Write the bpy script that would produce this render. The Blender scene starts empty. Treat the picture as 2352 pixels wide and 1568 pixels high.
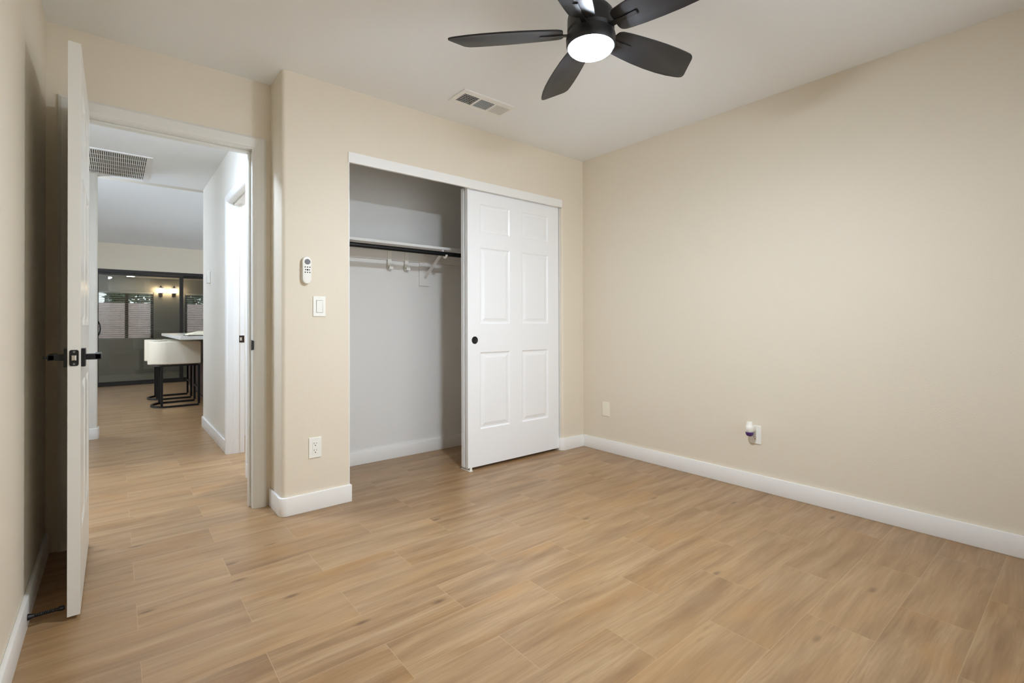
import bpy, bmesh, math, random
from mathutils import Vector, Matrix

S = bpy.context.scene
COL = S.collection
random.seed(7)
PI = math.pi

# ---------------------------------------------------------------- camera, world, exposure
IMG_W = 2352
F_PX, V0 = 1110.97, 738.61
YAW, PITCH, ROLL = 0.687841, 0.0050059, -0.0027906
CAM = Vector((-3.1134, -2.82596, 1.04339))
cam_data = bpy.data.cameras.new('camera')
cam_data.sensor_fit = 'HORIZONTAL'
cam_data.sensor_width = 36.0
cam_data.lens = F_PX / IMG_W * 36.0
cam_data.shift_y = -(784.0 - V0) / IMG_W
cam_data.clip_start = 0.02
cam = bpy.data.objects.new('camera', cam_data)
COL.objects.link(cam)
_f = Vector((math.sin(YAW), math.cos(YAW), 0)); _r = Vector((math.cos(YAW), -math.sin(YAW), 0)); _u = Vector((0, 0, 1))
_f2 = _f * math.cos(PITCH) + _u * math.sin(PITCH); _u2 = _u * math.cos(PITCH) - _f * math.sin(PITCH)
_r3 = _r * math.cos(ROLL) + _u2 * math.sin(ROLL); _u3 = _u2 * math.cos(ROLL) - _r * math.sin(ROLL)
cam.matrix_world = Matrix(((_r3.x, _u3.x, -_f2.x, CAM.x), (_r3.y, _u3.y, -_f2.y, CAM.y), (_r3.z, _u3.z, -_f2.z, CAM.z), (0, 0, 0, 1)))
S.camera = cam

SKY = 3.5            # overcast daylight
LENS = 590.0         # fan lamp
HALL = 188.0  # added hall lamp
BATH = 165.0  # added lamp in the room off the hall
LIVING = 76.0  # added living room pendants
SCONCE = 60.0
world = bpy.data.worlds.new('daylight')
S.world = world
world.use_nodes = True
wn = world.node_tree
wn.nodes['Background'].inputs['Color'].default_value = (0.93, 0.955, 1.02, 1)
wn.nodes['Background'].inputs['Strength'].default_value = SKY

S.view_settings.view_transform = 'Standard'
S.view_settings.look = 'None'
S.view_settings.gamma = 1.0
S.view_settings.exposure = 0.09
try:
    S.view_settings.use_curve_mapping = False
    S.cycles.use_denoising = True
    S.cycles.sample_clamp_indirect = 6.0
    S.cycles.max_bounces = 10
    S.cycles.diffuse_bounces = 6
    S.cycles.caustics_reflective = False
    S.cycles.caustics_refractive = False
except Exception:
    pass


def portal(name, loc, rot, sx, sy):
    l = bpy.data.lights.new(name, 'AREA')
    l.shape = 'RECTANGLE'; l.size = sx; l.size_y = sy; l.energy = 1.0
    l.cycles.is_portal = True
    o = bpy.data.objects.new(name, l); COL.objects.link(o)
    o.location = loc; o.rotation_euler = rot
    return o


portal('added_bedroom_window_daylight', (-1.30, -3.40, 1.32), (PI / 2, 0, 0), 2.3, 1.64)
portal('added_living_window_daylight', (-5.06, 5.85, 1.15), (0, -PI / 2, 0), 1.8, 3.3)
portal('added_patio_opening_daylight', (-5.1, 9.4, 1.3), (0, -PI / 2, 0), 1.4, 1.8)
portal('patio_window_daylight', (-2.94, 10.68, 1.25), (-PI / 2, 0, 0), 1.0, 1.05)
portal('patio_second_window_daylight', (-1.35, 10.68, 1.25), (-PI / 2, 0, 0), 1.0, 1.05)

# ---------------------------------------------------------------- materials


def lin(c):
    return tuple((v / 255 / 12.92 if v / 255 <= 0.04045 else ((v / 255 + 0.055) / 1.055) ** 2.4) for v in c)


class NT:
    def __init__(self, m):
        self.t = m.node_tree
        self.n = self.t.nodes
        self.l = self.t.links

    def new(self, typ, **kw):
        x = self.n.new(typ)
        for k, v in kw.items():
            setattr(x, k, v)
        return x

    def link(self, a, b):
        self.l.new(a, b)

    def put(self, sock, v):
        if hasattr(v, 'node'):
            self.l.new(v, sock)
        else:
            sock.default_value = v

    def math(self, op, a, b=None, c=None, clamp=False):
        x = self.new('ShaderNodeMath', operation=op, use_clamp=clamp)
        self.put(x.inputs[0], a)
        if b is not None:
            self.put(x.inputs[1], b)
        if c is not None:
            self.put(x.inputs[2], c)
        return x.outputs[0]

    def comb(self, a, b, c):
        x = self.new('ShaderNodeCombineXYZ')
        for i, v in enumerate((a, b, c)):
            self.put(x.inputs[i], v)
        return x.outputs[0]

    def noise(self, vec, scale, detail=3.0, rough=0.55, dist=0.0):
        x = self.new('ShaderNodeTexNoise')
        self.put(x.inputs['Vector'], vec)
        x.inputs['Scale'].default_value = scale
        x.inputs['Detail'].default_value = detail
        x.inputs['Roughness'].default_value = rough
        x.inputs['Distortion'].default_value = dist
        return x.outputs['Fac']

    def mix(self, fac, a, b, blend='MIX'):
        x = self.new('ShaderNodeMix', data_type='RGBA', blend_type=blend)
        self.put(x.inputs[0], fac)
        self.put(x.inputs[6], a if hasattr(a, 'node') else (*a, 1))
        self.put(x.inputs[7], b if hasattr(b, 'node') else (*b, 1))
        return x.outputs[2]

    def mapr(self, v, a, b, c, d):
        x = self.new('ShaderNodeMapRange')
        self.put(x.inputs[0], v)
        for i, q in enumerate((a, b, c, d)):
            x.inputs[i + 1].default_value = q
        return x.outputs[0]


MATS = {}


def mat(name, srgb, rough=0.5, metal=0.0, spec=0.5, vary=0.03, scale=8.0, bump=0.0, bscale=150.0, coat=0.0):
    if name in MATS:
        return MATS[name]
    m = bpy.data.materials.new(name)
    m.use_nodes = True
    t = NT(m)
    b = t.n['Principled BSDF']
    tc = t.new('ShaderNodeTexCoord')
    n = t.noise(tc.outputs['Object'], scale, 3.0)
    c = lin(srgb)
    col = t.mix(n, tuple(v * (1 - vary) for v in c), tuple(min(1, v * (1 + vary)) for v in c))
    t.link(col, b.inputs['Base Color'])
    b.inputs['Roughness'].default_value = rough
    b.inputs['Metallic'].default_value = metal
    b.inputs['Specular IOR Level'].default_value = spec
    b.inputs['Coat Weight'].default_value = coat
    if bump:
        bn = t.noise(tc.outputs['Object'], bscale, 2.0, 0.5)
        bp = t.new('ShaderNodeBump')
        bp.inputs['Strength'].default_value = bump
        bp.inputs['Distance'].default_value = 0.002
        t.link(bn, bp.inputs['Height'])
        t.link(bp.outputs[0], b.inputs['Normal'])
    MATS[name] = m
    return m


def emit(name, srgb, strength):
    if name in MATS:
        return MATS[name]
    m = bpy.data.materials.new(name)
    m.use_nodes = True
    t = NT(m)
    t.n.remove(t.n['Principled BSDF'])
    e = t.new('ShaderNodeEmission')
    e.inputs['Color'].default_value = (*(lin(srgb) if max(srgb) > 1.5 else srgb), 1)
    e.inputs['Strength'].default_value = strength
    t.link(e.outputs[0], t.n['Material Output'].inputs[0])
    MATS[name] = m
    return m


def glass(name, tint, refl=1.0):
    if name in MATS:
        return MATS[name]
    m = bpy.data.materials.new(name)
    m.use_nodes = True
    t = NT(m)
    t.n.remove(t.n['Principled BSDF'])
    tr = t.new('ShaderNodeBsdfTransparent'); tr.inputs[0].default_value = (*tint, 1)
    gl = t.new('ShaderNodeBsdfGlossy'); gl.inputs['Roughness'].default_value = 0.01
    gl.inputs[0].default_value = (refl, refl, refl, 1)
    fr = t.new('ShaderNodeFresnel'); fr.inputs[0].default_value = 1.5
    mx = t.new('ShaderNodeMixShader')
    t.link(fr.outputs[0], mx.inputs[0]); t.link(tr.outputs[0], mx.inputs[1]); t.link(gl.outputs[0], mx.inputs[2])
    t.link(mx.outputs[0], t.n['Material Output'].inputs[0])
    MATS[name] = m
    return m


def floor_material():
    m = bpy.data.materials.new('wood_look_tile')
    m.use_nodes = True
    t = NT(m)
    b = t.n['Principled BSDF']
    tc = t.new('ShaderNodeTexCoord')
    sp = t.new('ShaderNodeSeparateXYZ'); t.link(tc.outputs['Object'], sp.inputs[0])
    x, y = sp.outputs[0], sp.outputs[1]
    PW, PL = 0.203, 0.6215
    v = t.math('DIVIDE', t.math('ADD', y, 0.93), PW)
    row = t.math('FLOOR', v)
    fv = t.math('FRACT', v)
    odd = t.math('FLOORED_MODULO', row, 2.0)
    shift = t.math('MULTIPLY', t.math('SUBTRACT', 1.0, odd), PL / 2)
    u = t.math('DIVIDE', t.math('SUBTRACT', t.math('ADD', x, 2.428), shift), PL)
    colm = t.math('FLOOR', u)
    fu = t.math('FRACT', u)
    ex = t.math('MULTIPLY', t.math('MINIMUM', fu, t.math('SUBTRACT', 1.0, fu)), PL)
    ey = t.math('MULTIPLY', t.math('MINIMUM', fv, t.math('SUBTRACT', 1.0, fv)), PW)
    edge = t.math('MINIMUM', ex, ey)
    grout = t.mapr(edge, 0.0004, 0.0012, 1.0, 0.0)
    wn_ = t.new('ShaderNodeTexWhiteNoise', noise_dimensions='3D')
    t.link(t.comb(colm, row, 3.7), wn_.inputs['Vector'])
    sc = t.new('ShaderNodeSeparateColor'); t.link(wn_.outputs['Color'], sc.inputs[0])
    r1, r2, r3 = sc.outputs[0], sc.outputs[1], sc.outputs[2]
    o1 = t.math('MULTIPLY', r1, 61.0); o2 = t.math('MULTIPLY', r2, 47.0)
    # slow wander of the grain, then bands stretched along the plank
    wob = t.noise(t.comb(t.math('ADD', t.math('MULTIPLY', x, 1.6), o1), t.math('ADD', t.math('MULTIPLY', y, 2.5), o2), 0.0), 1.0, 2.0)
    yy = t.math('ADD', y, t.math('MULTIPLY', t.math('SUBTRACT', wob, 0.5), 0.06))
    g1 = t.noise(t.comb(t.math('ADD', t.math('MULTIPLY', x, 1.9), o1), t.math('ADD', t.math('MULTIPLY', yy, 17.0), o2), r3), 1.0, 4.0, 0.6, 0.3)
    g2 = t.noise(t.comb(t.math('ADD', t.math('MULTIPLY', x, 5.0), o2), t.math('ADD', t.math('MULTIPLY', yy, 120.0), o1), r3), 1.0, 3.0, 0.6)
    g3 = t.noise(t.comb(t.math('ADD', t.math('MULTIPLY', x, 2.2), o2), t.math('ADD', t.math('MULTIPLY', yy, 6.0), o1), r2), 1.0, 2.0)
    cr = t.new('ShaderNodeValToRGB')
    cr.color_ramp.interpolation = 'B_SPLINE'
    el = cr.color_ramp.elements
    el[0].position = 0.27; el[0].color = (*lin((119, 87, 57)), 1)
    el[1].position = 0.76; el[1].color = (*lin((182, 155, 119)), 1)
    e2 = el.new(0.44); e2.color = (*lin((149, 118, 83)), 1)
    e3 = el.new(0.58); e3.color = (*lin((165, 133, 97)), 1)
    t.link(g1, cr.inputs[0])
    c = cr.outputs[0]
    # fine grain lines
    c = t.mix(t.mapr(g2, 0.34, 0.58, 0.36, 0.0), c, lin((110, 82, 54)))
    # warm or grey patches
    c = t.mix(t.mapr(g3, 0.50, 0.75, 0.0, 0.60), c, lin((165, 121, 68)))
    c = t.mix(t.mapr(g3, 0.20, 0.42, 0.40, 0.0), c, lin((148, 126, 101)))
    # plank to plank difference
    c = t.mix(t.math('MULTIPLY', r1, 0.30), c, lin((138, 107, 74)))
    c = t.mix(t.math('MULTIPLY', r3, 0.25), c, lin((173, 142, 103)))
    # knots
    vo = t.new('ShaderNodeTexVoronoi')
    t.link(t.comb(t.math('ADD', t.math('MULTIPLY', x, 3.6), o1), t.math('ADD', t.math('MULTIPLY', yy, 10.0), o2), 0.0), vo.inputs['Vector'])
    vo.inputs['Scale'].default_value = 1.0
    vs = t.new('ShaderNodeSeparateColor'); t.link(vo.outputs['Color'], vs.inputs[0])
    pick = t.math('GREATER_THAN', vs.outputs[0], 0.55)
    knot = t.math('MULTIPLY', t.mapr(vo.outputs['Distance'], 0.015, 0.14, 0.85, 0.0), pick)
    st = t.noise(t.comb(t.math('ADD', t.math('MULTIPLY', x, 1.1), o2), t.math('ADD', t.math('MULTIPLY', yy, 26.0), o1), 4.0), 1.0, 2.0, 0.5)
    c = t.mix(t.mapr(st, 0.62, 0.78, 0.0, 0.40), c, lin((112, 82, 54)))
    c = t.mix(t.mapr(st, 0.22, 0.38, 0.30, 0.0), c, lin((190, 167, 135)))
    c = t.mix(knot, c, lin((87, 61, 41)))
    c = t.mix(t.math('MULTIPLY', grout, 0.6), c, lin((186, 158, 123)))
    t.link(c, b.inputs['Base Color'])
    t.link(t.mapr(g1, 0.3, 0.7, 0.36, 0.30), b.inputs['Roughness'])
    b.inputs['Specular IOR Level'].default_value = 0.5
    bp = t.new('ShaderNodeBump'); bp.inputs['Strength'].default_value = 0.25; bp.inputs['Distance'].default_value = 0.001
    t.link(t.math('SUBTRACT', t.math('MULTIPLY', g2, 0.4), grout), bp.inputs['Height'])
    t.link(bp.outputs[0], b.inputs['Normal'])
    return m


def block_material():
    m = bpy.data.materials.new('pale_concrete_block')
    m.use_nodes = True
    t = NT(m)
    b = t.n['Principled BSDF']
    tc = t.new('ShaderNodeTexCoord')
    sp = t.new('ShaderNodeSeparateXYZ'); t.link(tc.outputs['Object'], sp.inputs[0])
    br = t.new('ShaderNodeTexBrick')
    t.link(t.comb(sp.outputs[0], sp.outputs[2], 0.0), br.inputs['Vector'])
    br.inputs['Scale'].default_value = 1.0
    br.inputs['Brick Width'].default_value = 0.40
    br.inputs['Row Height'].default_value = 0.20
    br.inputs['Mortar Size'].default_value = 0.006
    br.inputs['Color1'].default_value = (*lin((226, 206, 206)), 1)
    br.inputs['Color2'].default_value = (*lin((214, 196, 196)), 1)
    br.inputs['Mortar'].default_value = (*lin((176, 160, 160)), 1)
    t.link(br.outputs['Color'], b.inputs['Base Color'])
    b.inputs['Roughness'].default_value = 0.9
    return m


WALL = mat('beige_wall_paint', (224, 214, 196), 0.55, spec=0.35, vary=0.012, scale=1.5, bump=0.30, bscale=170)
HWALL = mat('off_white_wall_paint', (226, 222, 212), 0.55, spec=0.35, vary=0.01, scale=1.5, bump=0.25, bscale=170)
CEIL = mat('white_ceiling_paint', (238, 240, 241), 0.8, spec=0.2, vary=0.01, scale=1.2, bump=0.2, bscale=120)
TRIM = mat('white_trim_paint', (238, 237, 234), 0.32, spec=0.5, vary=0.008)
CASING = mat('cream_trim_paint', (222, 220, 213), 0.30, spec=0.5, vary=0.008)
DOORW = mat('white_door_paint', (240, 241, 242), 0.30, spec=0.5, vary=0.008)
CLOSET = mat('white_closet_paint', (230, 229, 226), 0.6, spec=0.3, vary=0.01, bump=0.2)
PLASTIC = mat('white_plastic', (238, 237, 230), 0.35, vary=0.01)
IVORY = mat('ivory_plastic', (236, 230, 212), 0.4, vary=0.01)
BLACK = mat('black_metal', (22, 22, 23), 0.38, metal=0.3, vary=0.1)
FANB = mat('matte_black_fan', (30, 30, 32), 0.42, vary=0.1)
DARK = mat('dark_slot', (34, 33, 31), 0.7, vary=0.05)
GRILLEBACK = mat('dim_duct_olive', (92, 93, 80), 0.9, vary=0.05)
DUCT = mat('duct_shade', (40, 42, 39), 0.8, vary=0.05)
CHROME = mat('brushed_nickel', (214, 210, 204), 0.22, metal=1.0, vary=0.02)
BRONZE = mat('dark_bronze', (58, 44, 38), 0.4, metal=0.6, vary=0.08)
FRAME = mat('dark_bronze_aluminium', (40, 36, 33), 0.45, metal=0.3, vary=0.06)
GREYB = mat('grey_rubber', (120, 118, 122), 0.6)
CREAM = mat('cream_upholstery', (226, 218, 200), 0.75, spec=0.3, vary=0.03, scale=30, bump=0.2, bscale=300)
COUNTER = mat('white_quartz', (232, 232, 228), 0.25, vary=0.04, scale=12)
WALNUT = mat('dark_wood_cabinet', (66, 46, 38), 0.5, vary=0.2, scale=10)
CLOTH = mat('cream_cloth', (236, 228, 204), 0.9, spec=0.2, vary=0.05, scale=25, bump=0.3, bscale=200)
PATIO = mat('taupe_patio_wall', (184, 181, 172), 0.8, vary=0.03)
PFLOOR = mat('grey_patio_concrete', (160, 160, 152), 0.8, vary=0.06)
SLAT = mat('white_blind_slat', (226, 226, 224), 0.6, vary=0.02)
GREEN = mat('green_foliage', (60, 88, 62), 0.8, vary=0.4, scale=6)
EARTH = mat('tan_gravel', (170, 152, 130), 0.95, vary=0.15, scale=20)
PURPLE = mat('purple_oil', (64, 30, 104), 0.12, vary=0.05, coat=0.6)
FLOOR = floor_material()
BLOCK = block_material()
LENSM = emit('lit_frosted_lens', (0.80, 0.89, 1.0), LENS)
HALLM = emit('added_hall_lamp', (0.63, 0.77, 1.0), HALL)
BATHM = emit('added_bath_lamp', (0.80, 0.88, 1.0), BATH)
LIVM = emit('added_pendant_globe', (0.72, 0.84, 1.0), LIVING)
SCONM = emit('lit_lantern_glass', (255, 222, 180), SCONCE)
DOWNM = emit('lit_downlight', (255, 244, 230), SCONCE * 0.75)
PANE = glass('grey_tinted_glass', (0.62, 0.64, 0.62))
SCREEN = glass('dimming_glass', (0.88, 0.9, 0.9), 0.5)  # slight tint added to dim the outdoor view
CLEAR = glass('clear_window_glass', (0.95, 0.97, 0.96))

# ---------------------------------------------------------------- mesh helpers


class MB:
    def __init__(self):
        self.bm = bmesh.new()

    def box(self, x0, x1, y0, y1, z0, z1, bev=0.0, seg=2):
        vs = [self.bm.verts.new((x, y, z)) for x in (x0, x1) for y in (y0, y1) for z in (z0, z1)]
        fs = [(0, 1, 3, 2), (4, 6, 7, 5), (0, 4, 5, 1), (2, 3, 7, 6), (0, 2, 6, 4), (1, 5, 7, 3)]
        faces = [self.bm.faces.new([vs[i] for i in f]) for f in fs]
        if bev > 0:
            es = list({e for f in faces for e in f.edges})
            bmesh.ops.bevel(self.bm, geom=es, offset=bev, segments=seg, affect='EDGES', profile=0.5)
        return self

    def prism(self, pts, z0, z1, bev=0.0, seg=2, axis='z'):
        """extrude a plan polygon (counter-clockwise) from z0 to z1"""
        def P(a, b, c):
            return (a, b, c) if axis == 'z' else ((a, c, b) if axis == 'y' else (c, a, b))
        lo = [self.bm.verts.new(P(a, b, z0)) for a, b in pts]
        hi = [self.bm.verts.new(P(a, b, z1)) for a, b in pts]
        n = len(pts)
        fl = [self.bm.faces.new(list(reversed(lo))), self.bm.faces.new(hi)]
        for i in range(n):
            j = (i + 1) % n
            self.bm.faces.new([lo[i], lo[j], hi[j], hi[i]])
        if bev > 0:
            es = list({e for f in fl for e in f.edges})
            bmesh.ops.bevel(self.bm, geom=es, offset=bev, segments=seg, affect='EDGES', profile=0.5)
        return self

    def lathe(self, prof, c=(0, 0, 0), axis='z', n=32, arc=2 * PI):
        """prof: list of (radius, height)"""
        rings = []
        cx, cy, cz = c
        for r, h in prof:
            ring = []
            for k in range(n):
                a = 2 * PI * k / n
                p, q = r * math.cos(a), r * math.sin(a)
                if axis == 'z':
                    co = (cx + p, cy + q, cz + h)
                elif axis == 'y':
                    co = (cx + p, cy + h, cz + q)
                else:
                    co = (cx + h, cy + p, cz + q)
                ring.append(self.bm.verts.new(co))
            rings.append(ring)
        for a, b in zip(rings[:-1], rings[1:]):
            for k in range(n):
                self.bm.faces.new([a[k], a[(k + 1) % n], b[(k + 1) % n], b[k]])
        self.bm.faces.new(list(reversed(rings[0])))
        self.bm.faces.new(rings[-1])
        return self

    def tube(self, path, r, n=10, closed=False, square=False):
        path = [Vector(p) for p in path]
        rings = []
        m = len(path)
        prev = None
        for i, p in enumerate(path):
            if closed:
                d = (path[(i + 1) % m] - path[i - 1]).normalized()
            elif i == 0:
                d = (path[1] - p).normalized()
            elif i == m - 1:
                d = (p - path[-2]).normalized()
            else:
                d = (path[i + 1] - path[i - 1]).normalized()
            if prev is None:
                ref = Vector((0, 0, 1)) if abs(d.z) < 0.9 else Vector((1, 0, 0))
                a = d.cross(ref).normalized()
            else:
                a = (prev - d * prev.dot(d)).normalized()
            b = d.cross(a).normalized()
            prev = a
            ring = []
            k = 4 if square else n
            for q in range(k):
                t = 2 * PI * q / k + (PI / 4 if square else 0)
                rr = r * (math.sqrt(2) if square else 1)
                ring.append(self.bm.verts.new(p + a * rr * math.cos(t) + b * rr * math.sin(t)))
            rings.append(ring)
        pairs = list(zip(rings[:-1], rings[1:]))
        if closed:
            pairs.append((rings[-1], rings[0]))
        for A, B in pairs:
            k = len(A)
            for q in range(k):
                self.bm.faces.new([A[q], A[(q + 1) % k], B[(q + 1) % k], B[q]])
        if not closed:
            self.bm.faces.new(list(reversed(rings[0])))
            self.bm.faces.new(rings[-1])
        return self

    def build(self, name, m, parent=None, smooth=None, origin=None):
        off = Vector((0, 0, 0))
        if parent is not None:
            q = parent
            while q is not None:
                off += q.location
                q = q.parent
        elif origin is not None:
            off = Vector(origin)
        bmesh.ops.recalc_face_normals(self.bm, faces=self.bm.faces)
        for v in self.bm.verts:
            v.co -= off
        me = bpy.data.meshes.new(name)
        self.bm.to_mesh(me)
        self.bm.free()
        me.materials.append(m)
        if smooth is not None:
            for p in me.polygons:
                p.use_smooth = True
            me.set_sharp_from_angle(angle=math.radians(smooth))
        o = bpy.data.objects.new(name, me)
        COL.objects.link(o)
        if parent is not None:
            o.parent = parent
        elif origin is not None:
            o.location = off
        return o


def tag(o, label=None, cat=None, group=None, kind=None):
    if label: o['label'] = label
    if cat: o['category'] = cat
    if group: o['group'] = group
    if kind: o['kind'] = kind
    return o


def empty(name, loc, label, cat, group=None, kind=None):
    o = bpy.data.objects.new(name, None)
    o.empty_display_size = 0.05
    COL.objects.link(o)
    o.location = loc
    return tag(o, label, cat, group, kind)


def struct(name, mb, m, label=None, cat=None, smooth=None):
    return tag(mb.build(name, m, smooth=smooth), label, cat, None, 'structure')


def arc(cx, cy, r, a0, a1, n=8):
    return [(cx + r * math.cos(math.radians(a0 + (a1 - a0) * i / n)), cy + r * math.sin(math.radians(a0 + (a1 - a0) * i / n))) for i in range(n + 1)]


H = 2.44
BR = 0.022       # bullnose radius

# ---------------------------------------------------------------- floor, ceilings
mb = MB().box(-5.2, 3.0, -3.6, 8.0, -0.10, 0.0)
struct('floor', mb, FLOOR, 'light oak wood-look plank tile floor running through bedroom, closet and hall', 'floor')
struct('ceiling', MB().box(-3.6, 0.2, -3.6, 3.09, H, H + 0.12), CEIL, 'flat white ceiling over bedroom and hall', 'ceiling')
mb = MB().prism([(3.09, 3.25), (7.93, 2.452), (8.2, 2.41), (8.2, 2.55), (3.09, 3.38)], -5.2, 3.0, axis='x')
struct('ceiling_living', mb, CEIL, 'sloped white ceiling of the living room seen past the hall', 'ceiling')

# ---------------------------------------------------------------- bedroom walls
struct('wall_left', MB().box(-3.47, -3.358, -3.42, 0.36, 0, H), WALL, 'beige wall behind the open white door', 'wall')
struct('wall_right', MB().box(0, 0.12, -3.42, 0.82, 0, H), WALL, 'wide bare beige wall with two low cover plates', 'wall')
# rear wall (behind the viewer) with an unseen window added to supply daylight
mb = MB()
WX0, WX1, WZA, WZB = -2.45, -0.15, 0.50, 2.14
mb.box(-3.47, WX0, -3.42, -3.30, 0, H).box(WX1, 0.12, -3.42, -3.30, 0, H)
mb.box(WX0, WX1, -3.42, -3.30, 0, WZA).box(WX0, WX1, -3.42, -3.30, WZB, H)
struct('wall_rear', mb, WALL, 'beige wall with the added bedroom window', 'wall')
w = empty('window_1', (-1.30, -3.36, WZA), 'unseen wide white framed bedroom window added to supply daylight', 'window', kind='structure')
fr = MB()
for a in (WX0, -1.32, WX1 - 0.04):
    fr.box(a, a + 0.04, -3.38, -3.34, WZA, WZB)
fr.box(WX0, WX1, -3.38, -3.34, WZA, WZA + 0.04).box(WX0, WX1, -3.38, -3.34, WZB - 0.04, WZB)
fr.build('window_frame', TRIM, w)
MB().box(WX0 + 0.04, WX1 - 0.04, -3.362, -3.358, WZA + 0.04, WZB - 0.04).build('pane', CLEAR, w)

# closet front wall with pillar, header and rounded corners
XL, XR = -2.042, -0.258
mb = MB()
pl = [(-2.41, 0.36)] + arc(-2.41 + BR, BR, BR, 180, 270) + [(XL, 0.0), (XL, 0.115), (-2.29, 0.115), (-2.29, 0.36)]
mb.prism(pl, 0, H)
mb.box(XL, 0.0, 0, 0.115, 2.07, H)
mb.prism(arc(XR + BR, BR, BR, 180, 270) + [(0.0, 0.0), (0.0, 0.115), (XR, 0.115)], 0, 2.07)
struct('wall_back', mb, WALL, 'beige closet wall with a rounded outer corner beside the doorway', 'wall', smooth=40)
# door wall
DX0, DX1, DZ = -3.247, -2.507, 2.045
mb = MB()
mb.box(-3.358, DX0 - 0.02, 0.24, 0.355, 0, H).box(DX1 + 0.02, -2.41, 0.24, 0.355, 0, H).box(DX0 - 0.02, DX1 + 0.02, 0.24, 0.355, DZ + 0.02, H)
struct('wall_door', mb, WALL, 'narrow beige wall around the hall doorway', 'wall')
# closet interior
struct('wall_closet_back', MB().box(-2.29, 0, 0.69, 0.80, 0, H), CLOSET, 'pale grey back wall of the closet', 'wall')
struct('wall_closet_left', MB().box(-2.29, -2.275, 0.1155, 0.6895, 0, H), CLOSET, 'white left side wall inside the closet', 'wall')
struct('wall_closet_right', MB().box(-0.014, -0.0005, 0.1155, 0.6895, 0, H), CLOSET, 'white right side wall inside the closet', 'wall')
# ---------------------------------------------------------------- hall walls
HY0, HY1 = 0.936, 1.640
mb = MB()
mb.box(-2.405, -2.29, 0.361, HY0 - 0.018, 0, H)
mb.prism([(-2.405, HY1 + 0.018), (-2.29, HY1 + 0.018), (-2.29, 3.09)] + list(reversed(arc(-2.405 + BR, 3.09 - BR, BR, 180, 90))), 0, H)
mb.box(-2.405, -2.29, HY0 - 0.018, HY1 + 0.018, 2.048, H)
struct('wall_hall_right', mb, HWALL, 'white hall wall with a second doorway', 'wall', smooth=40)
struct('wall_hall_left', MB().box(-3.60, -3.48, 0.361, 3.03, 0, H), HWALL, 'white hall wall mostly hidden by the open door', 'wall')
mb = MB().prism([(-5.2, 3.03), (-3.236 - BR, 3.03)] + arc(-3.236 - BR, 3.03 + BR, BR, -90, 0) + [(-3.236, 3.15), (-5.2, 3.15)], 0, H)
struct('wall_hall_end', mb, HWALL, 'white wall end standing just past the edge of the open door', 'wall', smooth=40)
struct('wall_living_header', MB().box(-5.2, 3.0, 3.095, 3.2, H + 0.001, 3.35), HWALL, 'wall above the hall opening', 'wall')
struct('wall_living_front', MB().box(-2.288, 3.0, 2.97, 3.09, 0, H), HWALL, 'living room wall beside the hall opening', 'wall')
# bathroom behind the hall doorway
struct('wall_bath_side', MB().box(-1.0, -0.9, 0.81, 2.96, 0, H), HWALL, 'white wall of the room beyond the hall doorway', 'wall')
struct('wall_bath_end', MB().box(-2.289, -1.0, 2.3, 2.4, 0, H), HWALL, 'white end wall of the room beyond the hall doorway', 'wall')
# living room shell
mb = MB()
SX0, SX1, SZ = -3.42, -1.02, 2.005
LY = 7.93
mb.box(-5.2, SX0, LY, LY + 0.14, 0, 2.5).box(SX1, 3.0, LY, LY + 0.14, 0, 2.5).box(SX0, SX1, LY, LY + 0.14, SZ, 2.5)
struct('wall_living_far', mb, WALL, 'beige living room wall above the dark sliding patio door', 'wall')
mb = MB()
mb.box(-5.2, -5.05, 3.15, 4.2, 0, 3.3).box(-5.2, -5.05, 7.5, 7.93, 0, 3.3).box(-5.2, -5.05, 4.2, 7.5, 0, 0.25).box(-5.2, -5.05, 4.2, 7.5, 2.05, 3.3)
struct('wall_living_left', mb, HWALL, 'living room wall with a window added for daylight', 'wall')
struct('wall_living_right', MB().box(2.9, 3.0, 3.09, 7.93, 0, 3.3), HWALL, 'far side wall of the kitchen', 'wall')
w = empty('window_2', (-5.12, 5.85, 0.25), 'unseen living room side window added to supply daylight', 'window', kind='structure')  # window out of view, added as a daylight source
fr = MB()
for a in (4.2, 5.83, 7.46):
    fr.box(-5.14, -5.1, a, a + 0.04, 0.25, 2.05)
fr.box(-5.14, -5.1, 4.2, 7.5, 0.25, 0.29).box(-5.14, -5.1, 4.2, 7.5, 2.01, 2.05)
fr.build('window_frame', TRIM, w)
MB().box(-5.122, -5.118, 4.24, 7.46, 0.29, 2.01).build('pane', CLEAR, w)

# ---------------------------------------------------------------- baseboards
BH, BT = 0.10, 0.014


def bb(name, plan, label):
    return struct(name, MB().prism(plan, 0.0, BH, bev=0.003, seg=2), TRIM, label, 'baseboard', smooth=40)


bb('baseboard_right', [(-BT, -3.28), (0, -3.28), (0, -BT), (-BT, -BT)], 'white baseboard along the wide bare wall')
bb('baseboard_left', [(-3.358, -3.28), (-3.358 + BT, -3.28), (-3.358 + BT, 0.222), (-3.358, 0.222)], 'white baseboard behind the open door, holding the black door stop')
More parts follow.
